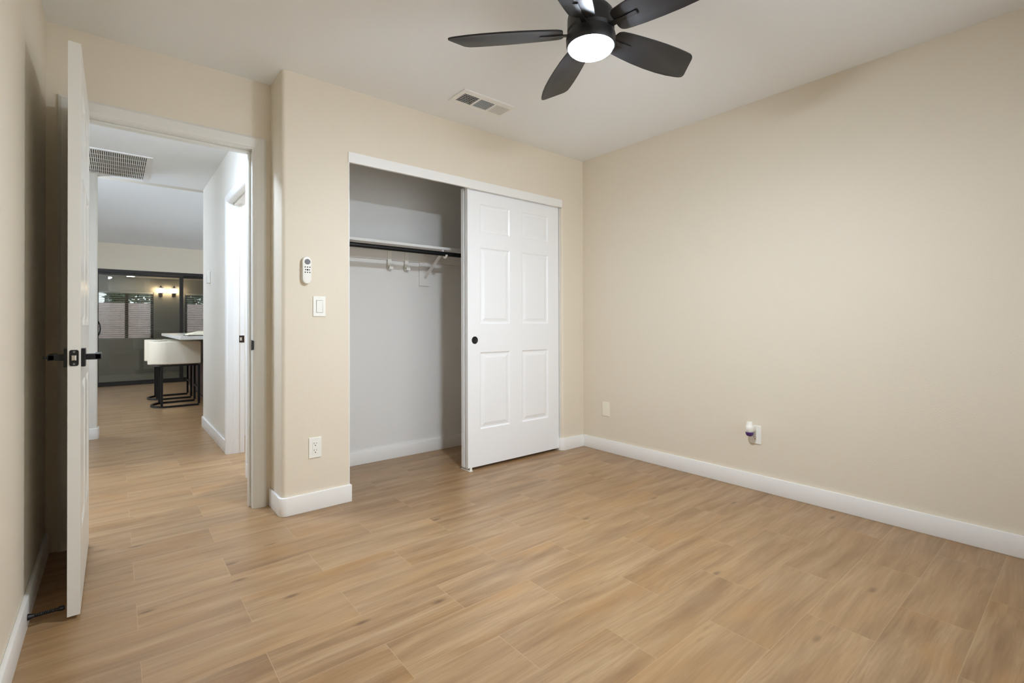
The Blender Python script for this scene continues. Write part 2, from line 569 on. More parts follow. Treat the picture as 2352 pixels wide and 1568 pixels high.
# round the pillar: door casing, side, rounded corner, front, short return into the closet opening
o_ = BT
outer = [(-2.41 - o_, 0.222)] + arc(-2.41 + BR, BR, BR + o_, 180, 270) + [(XL + o_ * 0.9, -o_), (XL + o_ * 0.9, 0.016)]
inner = [(XL, 0.016), (XL, 0.0)] + list(reversed(arc(-2.41 + BR, BR, BR, 180, 270))) + [(-2.41, 0.222)]
bb('baseboard_pillar', outer + inner, 'white baseboard wrapping the rounded wall corner beside the doorway')
outer = [(XR - o_, 0.075)] + arc(XR + BR, BR, BR + o_, 180, 270) + [(-o_, -o_)]
inner = [(-o_, 0.0)] + list(reversed(arc(XR + BR, BR, BR, 180, 270))) + [(XR, 0.075)]
bb('baseboard_back', outer + inner, 'short white baseboard between the closet and the room corner')
bb('baseboard_closet', [(-2.274, 0.69 - BT), (-0.015, 0.69 - BT), (-0.015, 0.69), (-2.274, 0.69)], 'white baseboard along the closet back wall')
bb('baseboard_hall_right', [(-2.405 - BT, 1.702), (-2.405, 1.702), (-2.405, 3.09 - BR)] + list(reversed(arc(-2.405 + BR, 3.09 - BR, BR, 180, 90)))[::-1] + [(-2.30, 3.09), (-2.30, 3.09 + BT)] + arc(-2.405 + BR, 3.09 - BR, BR + BT, 90, 180), 'white baseboard at the end of the hall wall')
bb('baseboard_hall_near', [(-2.405 - BT, 0.37), (-2.405, 0.37), (-2.405, 0.874), (-2.405 - BT, 0.874)], 'short white baseboard just inside the hall doorway')
bb('baseboard_hall_end', [(-3.47, 3.03 - BT)] + arc(-3.236 - BR, 3.03 + BR, BR + BT, -90, 0) + [(-3.236 + BT, 3.14), (-3.236, 3.14)] + list(reversed(arc(-3.236 - BR, 3.03 + BR, BR, -90, 0))) + [(-3.47, 3.03)], 'white baseboard on the wall end past the open door')

# ---------------------------------------------------------------- trims
# doorway casing + jamb + stop
CW = 0.064


def casing_profile(w):
    return [(0, 0), (w, 0), (w, 0.010), (w - 0.012, 0.016), (0.014, 0.012), (0.004, 0.008), (0.0, 0.005)]




def mitred(prof, lo, hi, zt, P):
    mb_ = MB()
    rows_ = [[mb_.bm.verts.new(P(*q)) for q in ((lo - a_, d_, 0.0), (lo - a_, d_, zt + a_), (hi + a_, d_, zt + a_), (hi + a_, d_, 0.0))] for a_, d_ in prof]
    n_ = len(rows_)
    for i in range(n_):
        A, B = rows_[i], rows_[(i + 1) % n_]
        for k in range(3):
            mb_.bm.faces.new([A[k], A[k + 1], B[k + 1], B[k]])
    mb_.bm.faces.new([r_[0] for r_ in rows_]); mb_.bm.faces.new([r_[3] for r_ in rows_])
    return mb_


mb = mitred(casing_profile(CW), DX0 - 0.006, DX1 + 0.006, DZ + 0.006, lambda u, d, z: (u, 0.24 - d, z))
struct('trim_1', mb, CASING, 'white casing around the hall doorway', 'door casing')
mb = MB()
mb.box(DX0 - 0.02, DX0, 0.238, 0.357, 0, DZ).box(DX1, DX1 + 0.02, 0.238, 0.357, 0, DZ).box(DX0 - 0.02, DX1 + 0.02, 0.238, 0.357, DZ, DZ + 0.02)
mb.box(DX1 - 0.011, DX1, 0.282, 0.317, 0, DZ, bev=0.002).box(DX0, DX0 + 0.011, 0.282, 0.317, 0, DZ, bev=0.002).box(DX0 + 0.011, DX1 - 0.011, 0.282, 0.317, DZ - 0.011, DZ, bev=0.002)
struct('trim_2', mb, CASING, 'white jamb and door stop strip inside the hall doorway', 'door jamb')
mb = MB()
mb.prism([(DX1 - 0.0005, 0.237), (DX1 - 0.003, 0.2355), (DX1 - 0.003, 0.262), (DX1 - 0.0005, 0.262)], 0.899, 0.957)
mb.box(DX1 - 0.002, DX1 + 0.006, 0.2295, 0.2375, 0.902, 0.954, bev=0.002)
tag(mb.build('strike_plate', BLACK), 'black strike plate on the right jamb of the hall doorway', 'strike plate')
# closet fascia
struct('trim_3', MB().box(-2.046, -0.256, -0.008, 0.012, 2.005, 2.068, bev=0.0025), TRIM, 'white header board hiding the closet door track', 'closet trim')
mb = MB().box(XL - 0.0005, XL + 0.004, -0.0015, 0.117, 0.0, 2.069).box(XR - 0.004, XR + 0.0005, 0.022, 0.117, 0.0, 2.069)
struct('trim_4', mb, TRIM, 'thin white jamb lining the closet opening', 'closet jamb')
# hall doorway casing and jamb
mb = mitred(casing_profile(0.06), HY0 - 0.004, HY1 + 0.004, 2.034, lambda u, d, z: (-2.405 - d, u, z))
struct('trim_5', mb, TRIM, 'white casing around the second doorway along the hall', 'door casing')
mb = MB()
mb.box(-2.407, -2.288, HY1, HY1 + 0.018, 0, 2.03).box(-2.407, -2.288, HY0 - 0.018, HY0, 0, 2.03).box(-2.407, -2.288, HY0 - 0.018, HY1 + 0.018, 2.03, 2.048)
mb.box(-2.365, -2.33, HY1 - 0.011, HY1, 0, 2.03, bev=0.002).box(-2.365, -2.33, HY0, HY0 + 0.011, 0, 2.03, bev=0.002).box(-2.365, -2.33, HY0, HY1, 2.019, 2.03, bev=0.002)
struct('trim_6', mb, TRIM, 'white jamb of the second doorway along the hall', 'door jamb')
o = empty('strike_plate', (-2.31, HY1, 0.93), 'dark bronze strike plate on the far jamb of the second hall doorway', 'strike plate')
MB().box(-2.327, -2.290, HY1 - 0.003, HY1 - 0.0005, 0.90, 0.957, bev=0.001).build('plate', BRONZE, o)
MB().box(-2.322, -2.308, HY1 - 0.004, HY1 - 0.0028, 0.916, 0.941).build('latch_hole', CHROME, o)

# ---------------------------------------------------------------- panel doors


def panel_slab(mb, W, Hh, T, cols, rows, ax, origin):
    """six-panel slab; ax maps (u along width, v through thickness, z)"""
    us = sorted({0.0, W, *[c for p in cols for c in p]})
    zs = sorted({0.0, Hh, *[c for p in rows for c in p]})
    cache = {}

    def V(u, v, z):
        k = (round(u, 5), round(v, 5), round(z, 5))
        if k not in cache:
            cache[k] = mb.bm.verts.new(ax(u, v, z, origin))
        return cache[k]
    rings = [(0.0, 0.0), (0.010, 0.007), (0.020, 0.007), (0.042, 0.0015)]
    for side in (0, 1):
        def D(d):
            return d if side == 0 else T - d
        for a, b in zip(us[:-1], us[1:]):
            for c, d in zip(zs[:-1], zs[1:]):
                if (a, b) in cols and (c, d) in rows:
                    prev = None
                    for ins, dep in rings:
                        q = [V(a + ins, D(dep), c + ins), V(b - ins, D(dep), c + ins), V(b - ins, D(dep), d - ins), V(a + ins, D(dep), d - ins)]
                        if prev:
                            for i in range(4):
                                mb.bm.faces.new([prev[i], prev[(i + 1) % 4], q[(i + 1) % 4], q[i]])
                        prev = q
                    mb.bm.faces.new(prev)
                else:
                    mb.bm.faces.new([V(a, D(0), c), V(b, D(0), c), V(b, D(0), d), V(a, D(0), d)])
    for a, b in zip(us[:-1], us[1:]):
        mb.bm.faces.new([V(a, 0, 0), V(b, 0, 0), V(b, T, 0), V(a, T, 0)])
        mb.bm.faces.new([V(a, 0, Hh), V(b, 0, Hh), V(b, T, Hh), V(a, T, Hh)])
    for c, d in zip(zs[:-1], zs[1:]):
        mb.bm.faces.new([V(0, 0, c), V(0, T, c), V(0, T, d), V(0, 0, d)])
        mb.bm.faces.new([V(W, 0, c), V(W, T, c), V(W, T, d), V(W, 0, d)])
    return mb


# entry door, open against the left wall (edge faces the viewer)
DYE, DYH = -0.507, 0.236
dW = DYH - DYE
d1 = empty('door_1', (-3.2245, DYH, 0.0), 'white six-panel bedroom door standing open beside the left wall', 'door', kind='structure')
cols = [(0.100, 0.325), (0.418, 0.643)]
rows = [(0.27, 0.82), (1.03, 1.585), (1.695, 1.90)]
mb = panel_slab(MB(), dW, 2.040, 0.035, cols, rows, lambda u, v, z, o: (o[0] + v, o[1] + u, o[2] + z), (-3.242, DYE, 0.014))
mb.build('door_slab', CASING, d1)
lp = MB().prism([(-3.237, 0.904), (-3.2335, 0.899), (-3.2155, 0.899), (-3.212, 0.904), (-3.212, 0.951), (-3.2155, 0.956), (-3.2335, 0.956), (-3.237, 0.951)][::1], DYE - 0.002, DYE + 0.001, axis='y').build('latch_plate', BLACK, d1)
MB().prism([(-3.231, 0.918), (-3.218, 0.918), (-3.218, 0.938), (-3.231, 0.938)], DYE - 0.011, DYE - 0.001, axis='y', bev=0.003).build('latch_bolt', CHROME, lp)
for zc in (0.906, 0.949):
    MB().lathe([(0.0035, 0.0), (0.0035, -0.0012)], (-3.2245, DYE - 0.002, zc), axis='y', n=12).build('screw', GREYB, lp)
for s, xf in ((1, -3.207), (-1, -3.242)):
    yc = DYE + 0.060
    a, b = sorted((xf, xf + s * 0.012))
    hs = MB().box(a, b, yc - 0.033, yc + 0.033, 0.894, 0.960, bev=0.0015).build('handle_rose', BLACK, d1)
    a, b = sorted((xf + s * 0.010, xf + s * 0.056))
    MB().box(a, b, yc - 0.011, yc + 0.011, 0.917, 0.939, bev=0.002).build('handle_neck', BLACK, hs)
    a, b = sorted((xf + s * 0.036, xf + s * 0.056))
    MB().box(a, b, yc - 0.011, yc + 0.105, 0.917, 0.939, bev=0.003).build('lever', BLACK, hs)
    if s < 0:
        MB().box(-3.309, -3.297, yc - 0.004, yc + 0.004, 0.924, 0.932, bev=0.001).build('privacy_turn', BLACK, hs)
for zc in (0.25, 1.04, 1.83):
    MB().lathe([(0.006, -0.045), (0.006, 0.045)], (-3.246, 0.2335, zc), n=12).build('hinge', BLACK, d1, smooth=40)

# sliding closet doors
cols = [(0.108, 0.387), (0.506, 0.787)]
rows = [(0.265, 0.820), (1.027, 1.580), (1.690, 1.896)]
d2 = empty('door_2', (-0.7245, 0.045, 0.0), 'front white six-panel sliding closet door with black round pull', 'door', kind='structure')
mb = panel_slab(MB(), 0.905, 2.000, 0.033, cols, rows, lambda u, v, z, o: (o[0] + u, o[1] + v, o[2] + z), (-1.177, 0.026, 0.020))
mb.build('door_slab', DOORW, d2)
MB().lathe([(0.0270, 0.003), (0.0270, -0.0015), (0.0235, -0.003), (0.021, -0.0015), (0.019, -0.0006), (0.0005, -0.0006)], (-1.116, 0.026, 0.929), axis='y', n=40).build('finger_pull', BLACK, d2, smooth=30)
d3 = empty('door_3', (-0.71, 0.09, 0.0), 'rear white sliding closet door almost hidden behind the front one', 'door', kind='structure')
mb = panel_slab(MB(), 0.905, 2.000, 0.033, cols, rows, lambda u, v, z, o: (o[0] + u, o[1] + v, o[2] + z), (-1.180, 0.072, 0.020))
mb.build('door_slab', DOORW, d3)
# floor guide
g = MB()
g.box(-1.176, -1.146, 0.008, 0.118, 0.0005, 0.004)
g.box(-1.168, -1.150, 0.012, 0.021, 0.003, 0.030, bev=0.002)
g.box(-1.166, -1.152, 0.0615, 0.0695, 0.003, 0.030, bev=0.001)
g.box(-1.168, -1.150, 0.1075, 0.1155, 0.003, 0.030, bev=0.002)
tag(g.build('door_guide', PLASTIC), 'small white plastic guide on the floor under the sliding doors', 'door guide')

# ---------------------------------------------------------------- closet fittings
sh = empty('closet_shelf', (-1.15, 0.53, 1.62), 'white shelf along the closet back wall above the black rod', 'shelf')
MB().box(-2.274, -0.016, 0.385, 0.689, 1.618, 1.638, bev=0.002).build('board', CLOSET, sh)
MB().box(-2.274, -0.016, 0.672, 0.6895, 1.545, 1.6175, bev=0.002).build('cleat', CLOSET, sh)
tag(MB().lathe([(0.0165, 0.0), (0.0165, 2.255)], (-2.272, 0.36, 1.582), axis='x', n=20).build('closet_rod', BLACK, smooth=40), 'black round hanging rod below the closet shelf', 'closet rod')
br = empty('rod_bracket', (-1.157, 0.66, 1.45), 'white brace holding up the closet shelf and rod', 'bracket')
MB().box(-1.204, -1.114, 0.676, 0.6895, 1.356, 1.5445, bev=0.002).build('wall_plate', CLOSET, br)
MB().tube([(-1.157, 0.672, 1.425), (-1.157, 0.395, 1.598)], 0.008, square=True).build('brace', CLOSET, br)
MB().box(-1.165, -1.149, 0.392, 0.671, 1.604, 1.6175).build('top_bar', CLOSET, br)
MB().tube([(-1.157, 0.392, 1.606), (-1.157, 0.384, 1.575), (-1.157, 0.372, 1.558), (-1.157, 0.358, 1.554), (-1.157, 0.344, 1.558), (-1.157, 0.336, 1.572)], 0.009, n=10).build('rod_cup', PLASTIC, br, smooth=40)
for i, (xc, lab) in enumerate(((-1.468, 'white hook on the closet cleat, the one farther from the brace'), (-1.323, 'white hook on the closet cleat, the one nearer the brace'))):
    h = empty('cleat_hook', (xc, 0.668, 1.55), lab, 'hook', 'hooks on the closet cleat')
    MB().box(xc - 0.016, xc + 0.016, 0.666, 0.6718, 1.470, 1.617, bev=0.001).build('strap', PLASTIC, h)
    MB().box(xc - 0.016, xc + 0.016, 0.640, 0.6665, 1.470, 1.476, bev=0.001).box(xc - 0.016, xc + 0.016, 0.636, 0.642, 1.470, 1.496, bev=0.001).build('lip', PLASTIC, h)

# ---------------------------------------------------------------- wall plates
# remote in its cradle
r = empty('fan_remote', (-2.286, 0.0, 1.347), 'white fan remote in a wall cradle on the pillar, above the light switch', 'remote control')
RH, RWd = 0.152, 0.046


def stadium(cx, cz, w_, h_, n=10):
    rr = w_ / 2
    top = [(cx + rr * math.cos(PI * i / n), cz + h_ / 2 - rr + rr * math.sin(PI * i / n)) for i in range(n + 1)]
    bot = [(cx + rr * math.cos(PI + PI * i / n), cz - h_ / 2 + rr + rr * math.sin(PI + PI * i / n)) for i in range(n + 1)]
    return top + bot


MB().prism(stadium(-2.286, 1.347, RWd, RH), -0.026, -0.008, axis='y', bev=0.005, seg=3).build('body', PLASTIC, r, smooth=50)
MB().prism(stadium(-2.286, 1.325, RWd + 0.006, 0.106), -0.012, -0.0005, axis='y', bev=0.002).build('cradle', PLASTIC, r, smooth=50)
MB().lathe([(0.0155, 0.002), (0.0155, -0.0012), (0.014, -0.002), (0.0005, -0.002)], (-2.284, -0.026, 1.394), axis='y', n=32).build('dial', GREYB, r, smooth=30)
for rz, xs in ((1.364, (-0.0125, 0.0, 0.0125)), (1.349, (-0.010, 0.0, 0.010)), (1.335, (-0.012, 0.0, 0.012))):
    for k, dx in enumerate(xs):
        rad = 0.0045 if (rz == 1.349 and k == 1) else 0.0033
        MB().lathe([(rad, 0.002), (rad, -0.0012)], (-2.284 + dx, -0.026, rz), axis='y', n=14).build('button', DARK, r)

s = empty('light_switch', (-2.213, 0.0, 1.148), 'white rocker light switch on the pillar below the remote', 'light switch')
MB().box(-2.248, -2.178, -0.006, -0.0003, 1.090, 1.205, bev=0.0025).build('plate', PLASTIC, s)
mb = MB().prism([(-0.0058, 1.114), (-0.0075, 1.114), (-0.0105, 1.181), (-0.0058, 1.181)], -2.2295, -2.1965, axis='x')
mb.build('rocker', PLASTIC, s)
MB().box(-2.2315, -2.1945, -0.0062, -0.0056, 1.112, 1.183).build('rocker_gap', GREYB, s)
for zc in (1.098, 1.197):
    MB().lathe([(0.003, 0.001), (0.003, -0.0012)], (-2.213, -0.0058, zc), axis='y', n=12).build('screw', IVORY, s)


def socket_face(mb, fx, cz):
    """two slots and a ground hole"""
    return mb


def outlet(name, P, label, cat, skip_top=False):
    """P(u, d, z): u along the wall, d out of the wall"""
    def bx(mb, u0, u1, d0, d1, z0, z1, bev=0.0):
        p, q = P(u0, d0, z0), P(u1, d1, z1)
        lo = [min(a, b) for a, b in zip(p, q)]; hi = [max(a, b) for a, b in zip(p, q)]
        return mb.box(lo[0], hi[0], lo[1], hi[1], lo[2], hi[2], bev=bev)
    c = P(0, 0, 0)
    o = empty(name, c, label, cat)
    bx(MB(), -0.035, 0.035, 0.0003, 0.006, -0.0575, 0.0575, 0.0025).build('plate', PLASTIC, o)
    f = bx(MB(), -0.0165, 0.0165, 0.005, 0.0075, -0.0335, 0.0335, 0.001).build('socket', PLASTIC, o)
    mb = MB()
    for zc in (-0.0195, 0.0195):
        if skip_top and zc > 0:
            continue
        bx(mb, -0.0078, -0.0056, 0.0074, 0.0079, zc + 0.001, zc + 0.010)
        bx(mb, 0.0056, 0.0075, 0.0074, 0.0079, zc + 0.002, zc + 0.009)
        bx(mb, -0.0026, 0.0026, 0.0074, 0.0079, zc - 0.0095, zc - 0.0045, 0.0)
    mb.build('slots', DARK, f)
    return o


outlet('wall_outlet', lambda u, d, z: (-2.2365 + u, -d, 0.350 + z), 'white double outlet low on the pillar beside the closet', 'outlet')
outlet('wall_outlet', lambda u, d, z: (-d, -1.445 - u, 0.347 + z), 'white double outlet on the wide wall behind the purple air freshener', 'outlet', skip_top=True)
b = empty('blank_cover_plate', (0, -0.2505, 0.346), 'ivory blank cover plate on the wide wall near the room corner', 'cover plate')
MB().box(-0.006, -0.0003, -0.2865, -0.2145, 0.289, 0.404, bev=0.0025).build('plate', IVORY, b)
MB().box(-0.0082, -0.0058, -0.2685, -0.2325, 0.305, 0.388, bev=0.001).build('insert', IVORY, b)
# plug-in air freshener
a = empty('air_freshener', (-0.03, -1.43, 0.37), 'white plug-in air freshener with purple oil, in the outlet on the wide wall', 'air freshener')
yc = -1.430
MB().box(-0.034, -0.0078, yc - 0.020, yc + 0.020, 0.366, 0.408, bev=0.008, seg=4).build('plug_body', PLASTIC, a, smooth=50)
MB().lathe([(0.0190, 0.0), (0.0215, 0.003), (0.0225, 0.034), (0.0200, 0.040), (0.0170, 0.044), (0.0170, 0.060), (0.015, 0.064), (0.004, 0.065)], (-0.048, yc, 0.3665), n=28).build('warmer_cap', PLASTIC, a, smooth=50)
MB().lathe([(0.005, 0.0), (0.014, 0.003), (0.0205, 0.009), (0.0240, 0.018), (0.0245, 0.0265), (0.020, 0.0285)], (-0.048, yc, 0.338), n=28).build('oil_bottle', PURPLE, a, smooth=50)

# hall thermostat
t_ = empty('hall_sensor', (-2.405, 2.62, 1.50), 'small white box high on the hall wall beyond the second doorway', 'thermostat')
MB().box(-2.430, -2.4053, 2.575, 2.665, 1.445, 1.560, bev=0.004).build('housing', PLASTIC, t_)
MB().box(-2.4325, -2.4295, 2.592, 2.648, 1.500, 1.545, bev=0.001).build('face', PLASTIC, t_)

# door stop on the left baseboard
ds = empty('door_stop', (-3.344, -0.478, 0.040), 'black spring door stop on the left baseboard behind the open door', 'door stop')
MB().lathe([(0.011, 0.0003), (0.0105, 0.004), (0.007, 0.012), (0.006, 0.018)], (-3.344, -0.478, 0.040), axis='x', n=18).build('mount', BLACK, ds, smooth=50)
coil = []
for k in range(0, 12 * 14 + 1):
    q = k / (12 * 14)
    coil.append((-3.328 + 0.062 * q, -0.478 + 0.0052 * math.cos(2 * PI * k / 12), 0.040 + 0.0052 * math.sin(2 * PI * k / 12)))
MB().tube(coil, 0.0018, n=6).build('spring', BLACK, ds, smooth=60)
MB().lathe([(0.006, 0.0), (0.0085, 0.002), (0.0085, 0.014), (0.006, 0.018)], (-3.267, -0.478, 0.040), axis='x', n=18).build('tip', BLACK, ds, smooth=50)

# ---------------------------------------------------------------- ceiling register
v = empty('ceiling_vent', (-1.31, -0.35, H), 'small white three-section supply vent in the bedroom ceiling near the closet', 'vent')
zt = H - 0.0004
mb = MB()
X0, X1, Y0, Y1 = -1.512, -1.110, -0.445, -0.255
gx0, gx1, gy0, gy1 = -1.482, -1.132, -0.402, -0.292
fz0 = H - 0.007
mb.box(X0, gx0, Y0, Y1, fz0, zt, bev=0.002).box(gx1, X1, Y0, Y1, fz0, zt, bev=0.002).box(gx0, gx1, Y0, gy0, fz0, zt).box(gx0, gx1, gy1, Y1, fz0, zt)
for q in (-1.372, -1.252):
    mb.box(q, q + 0.012, gy0, gy1, fz0, zt)
mb.build('frame', TRIM, v)
MB().box(gx0, gx1, gy0, gy1, H - 0.0015, H - 0.0004).build('duct_shade_sheet', DUCT, v)  # dark sheet standing in for the shade inside the duct


def louver_y(mb, x, tilt, w_=0.010):
    dx = w_ / 2 * math.sin(tilt); dz = 0.0026
    mb.prism([(x - dx - 0.0005, H - 0.0072), (x - dx + 0.0005, H - 0.0072), (x + dx + 0.0005, H - 0.002), (x + dx - 0.0005, H - 0.002)], gy0, gy1, axis='y')


mb = MB()
for k in range(9):
    louver_y(mb, -1.474 + k * 0.0125, 0.55)
for k in range(5):
    yk = gy0 + 0.018 + k * 0.019
    mb.box(gx0, -1.372, yk, yk + 0.0025, H - 0.004, H - 0.0018)
mb.build('louvers', TRIM, v)
mb = MB()
for k in range(9):
    yk = gy0 + 0.006 + k * 0.0122
    mb.prism([(yk - 0.0012, H - 0.0072), (yk - 0.0004, H - 0.0072), (yk + 0.0014, H - 0.002), (yk + 0.0006, H - 0.002)], -1.360, -1.252, axis='x')
mb.build('louvers', TRIM, v)
mb = MB()
for k in range(11):
    louver_y(mb, -1.235 + k * 0.0098, -0.55, 0.008)
mb.build('louvers', TRIM, v)

# ---------------------------------------------------------------- ceiling fan
FC = Vector((-1.696, -1.584, 0))
fan = empty('ceiling_fan', (FC.x, FC.y, H), 'black five-blade ceiling fan with a lit round lamp', 'ceiling fan')
MB().lathe([(0.070, -0.0003), (0.070, -0.020), (0.060, -0.040), (0.030, -0.050)], (FC.x, FC.y, H), n=40).build('canopy', FANB, fan, smooth=40)
MB().lathe([(0.014, -0.045), (0.014, -0.185)], (FC.x, FC.y, H), n=24).build('downrod', FANB, fan, smooth=40)
MB().lathe([(0.020, 2.262), (0.055, 2.259), (0.074, 2.251), (0.085, 2.237), (0.089, 2.218), (0.090, 2.172), (0.080, 2.160)], (FC.x, FC.y, 0), n=48).build('motor_housing', FANB, fan, smooth=40)
MB().lathe([(0.080, 2.161), (0.092, 2.156), (0.095, 2.142), (0.094, 2.116), (0.090, 2.107), (0.080, 2.105)], (FC.x, FC.y, 0), n=48).build('light_ring', FANB, fan, smooth=40)
MB().lathe([(0.0835, 2.1055), (0.082, 2.099), (0.073, 2.0915), (0.052, 2.085), (0.024, 2.082), (0.001, 2.0815)], (FC.x, FC.y, 0), n=48).build('lamp_lens', LENSM, fan, smooth=60)


def round_poly(pts, rads, n=6):
    out = []
    m = len(pts)
    for i, p in enumerate(pts):
        p = Vector(p); a = Vector(pts[i - 1]); b = Vector(pts[(i + 1) % m]); rr = rads[i]
        if rr <= 0:
            out.append(tuple(p)); continue
        u_ = (a - p).normalized(); w_ = (b - p).normalized()
        p0 = p + u_ * rr; p1 = p + w_ * rr
        for k in range(n + 1):
            t = k / n
            out.append(tuple(p0 * (1 - t) ** 2 + p * 2 * t * (1 - t) + p1 * t * t))
    return out


outline = round_poly([(0.106, -0.048), (0.16, -0.056), (0.22, -0.0615), (0.28, -0.066), (0.34, -0.0690), (0.40, -0.0700), (0.45, -0.0690), (0.500, -0.0655),
                      (0.560, 0.050), (0.52, 0.0590), (0.47, 0.0670), (0.41, 0.0715), (0.34, 0.0720), (0.27, 0.0690), (0.20, 0.0630), (0.15, 0.0565), (0.106, 0.048)],
                     [0.022, 0, 0, 0, 0, 0, 0, 0.020, 0.022, 0, 0, 0, 0, 0, 0, 0, 0.022])
PT = math.radians(14)
for ang in (134.0, 62.0, -10.0, -82.0, -154.0):
    a = math.radians(ang)
    RB = Matrix.Translation((FC.x, FC.y, 2.166)) @ Matrix.Rotation(a, 4, 'Z') @ Matrix.Rotation(-PT, 4, 'X')
    mb = MB().prism(outline, -0.003, 0.003, bev=0.0012)
    mb.bm.transform(RB)
    bl = mb.build('blade', FANB, fan, smooth=30)
    mb = MB()
    pr = [(0.082, -0.013), (0.14, -0.008), (0.196, -0.010), (0.196, 0.010), (0.14, 0.008), (0.082, 0.013)]
    mb.prism(pr, -0.0072, -0.0032, bev=0.001)
    mb.bm.transform(RB)
    mb.build('blade_arm', FANB, bl)

# ---------------------------------------------------------------- hall return grille, added hall and bathroom lamps
gq = empty('return_grille', (-3.124, 2.59, H), 'large white return air grille in the hall ceiling', 'vent')
X0, X1, Y0, Y1 = -3.385, -2.866, 2.185, 2.995
mb = MB()
mb.box(X0, X0 + 0.028, Y0, Y1, H - 0.009, zt, bev=0.002).box(X1 - 0.040, X1, Y0, Y1, H - 0.009, zt, bev=0.002)
mb.box(X0 + 0.028, X1 - 0.040, Y0, Y0 + 0.026, H - 0.009, zt).box(X0 + 0.028, X1 - 0.040, Y1 - 0.022, Y1, H - 0.009, zt)
mb.build('frame', TRIM, gq)
MB().box(X0 + 0.02, X1 - 0.03, Y0 + 0.02, Y1 - 0.02, H - 0.0015, H - 0.0004).build('filter', GRILLEBACK, gq)  # flat sheet coloured like the dim duct behind the slats
mb = MB()
n = 33
for k in range(n):
    xk = X0 + 0.040 + k * (X1 - X0 - 0.09) / (n - 1)
    mb.box(xk - 0.0034, xk + 0.0034, Y0 + 0.02, Y1 - 0.02, H - 0.0085, H - 0.0065)
mb.build('slats', TRIM, gq)
mb = MB()
for k in range(1, 6):
    yk = Y0 + 0.02 + k * (Y1 - Y0 - 0.04) / 6
    mb.box(X0 + 0.02, X1 - 0.03, yk - 0.005, yk + 0.005, H - 0.0095, H - 0.0085)
mb.build('cross_bars', TRIM, gq)
hl = empty('added_hall_light', (-3.315, 0.80, H), 'unseen round flush lamp added to light the hall', 'ceiling light')  # lamp added out of view to brighten the hall
MB().lathe([(0.15, -0.0004), (0.15, -0.025)], (-3.315, 0.80, H), n=32).build('base', TRIM, hl, smooth=40)
MB().lathe([(0.145, -0.025), (0.135, -0.050), (0.09, -0.070), (0.03, -0.078)], (-3.315, 0.80, H), n=32).build('shade', HALLM, hl, smooth=50)
hl = empty('added_bathroom_light', (-1.7, 1.5, H), 'unseen round lamp added in the room beyond the second hall doorway', 'ceiling light')  # added lamp, sends light through the doorway into the hall
MB().lathe([(0.13, -0.0004), (0.13, -0.02)], (-1.7, 1.5, H), n=32).build('base', TRIM, hl, smooth=40)
MB().lathe([(0.125, -0.02), (0.11, -0.04), (0.06, -0.06), (0.02, -0.065)], (-1.7, 1.5, H), n=32).build('shade', BATHM, hl, smooth=50)

# ---------------------------------------------------------------- patio slider
d4 = empty('door_4', ((SX0 + SX1) / 2, LY + 0.06, 0.0), 'wide dark-framed sliding glass patio door across the living room', 'patio door', kind='structure')
mb = MB()
mb.box(SX0, SX1, LY - 0.005, LY + 0.11, SZ - 0.058, SZ - 0.0005).box(SX0, SX1, LY - 0.005, LY + 0.11, 0.0005, 0.035)
mb.box(SX0, SX0 + 0.05, LY - 0.005, LY + 0.11, 0.035, SZ - 0.058).box(SX1 - 0.05, SX1, LY - 0.005, LY + 0.11, 0.035, SZ - 0.058)
mb.build('frame', FRAME, d4)


def sash(x0, x1, y, nm):
    m_ = MB()
    m_.box(x0, x0 + 0.052, y, y + 0.035, 0.036, SZ - 0.06).box(x1 - 0.052, x1, y, y + 0.035, 0.036, SZ - 0.06)
    m_.box(x0 + 0.052, x1 - 0.052, y, y + 0.035, 0.036, 0.075).box(x0 + 0.052, x1 - 0.052, y, y + 0.035, SZ - 0.095, SZ - 0.06)
    s_ = m_.build('sash', FRAME, d4)
    MB().box(x0 + 0.05, x1 - 0.05, y + 0.016, y + 0.019, 0.07, SZ - 0.09).build('pane', PANE, s_)


sash(SX0 + 0.045, -2.13, LY + 0.012, 'a')
sash(-2.185, SX1 - 0.045, LY + 0.058, 'b')
MB().tube([(-3.335, LY + 0.012, 0.86), (-3.325, LY - 0.022, 0.875), (-3.305, LY - 0.036, 0.93), (-3.30, LY - 0.040, 0.99), (-3.305, LY - 0.036, 1.05), (-3.325, LY - 0.022, 1.105), (-3.335, LY + 0.012, 1.12)], 0.010, n=10).build('pull_handle', BLACK, d4, smooth=50)

# ---------------------------------------------------------------- enclosed patio beyond the glass
PY = 10.6
struct('floor_patio', MB().box(-5.2, 3.0, 8.0, PY + 0.2, -0.10, -0.004), PFLOOR, 'grey patio floor beyond the sliding glass', 'floor')
struct('ceiling_patio', MB().box(-5.2, 3.0, 8.08, PY + 0.2, 2.085, 2.26), PATIO, 'low patio ceiling beyond the sliding glass', 'ceiling')
WZ0, WZ1 = 0.73, 1.775
WIN = ((-3.44, -2.44), (-1.86, -0.86))
mb = MB()
xs = [-5.2, WIN[0][0], WIN[0][1], WIN[1][0], WIN[1][1], 3.0]
for i in range(0, 6, 2):
    mb.box(xs[i], xs[i + 1], PY, PY + 0.14, 0, 2.084)
for a_, b_ in WIN:
    mb.box(a_, b_, PY, PY + 0.14, 0, WZ0).box(a_, b_, PY, PY + 0.14, WZ1, 2.084)
struct('wall_patio_far', mb, PATIO, 'taupe patio wall with two blind-covered windows beyond the glass', 'wall')
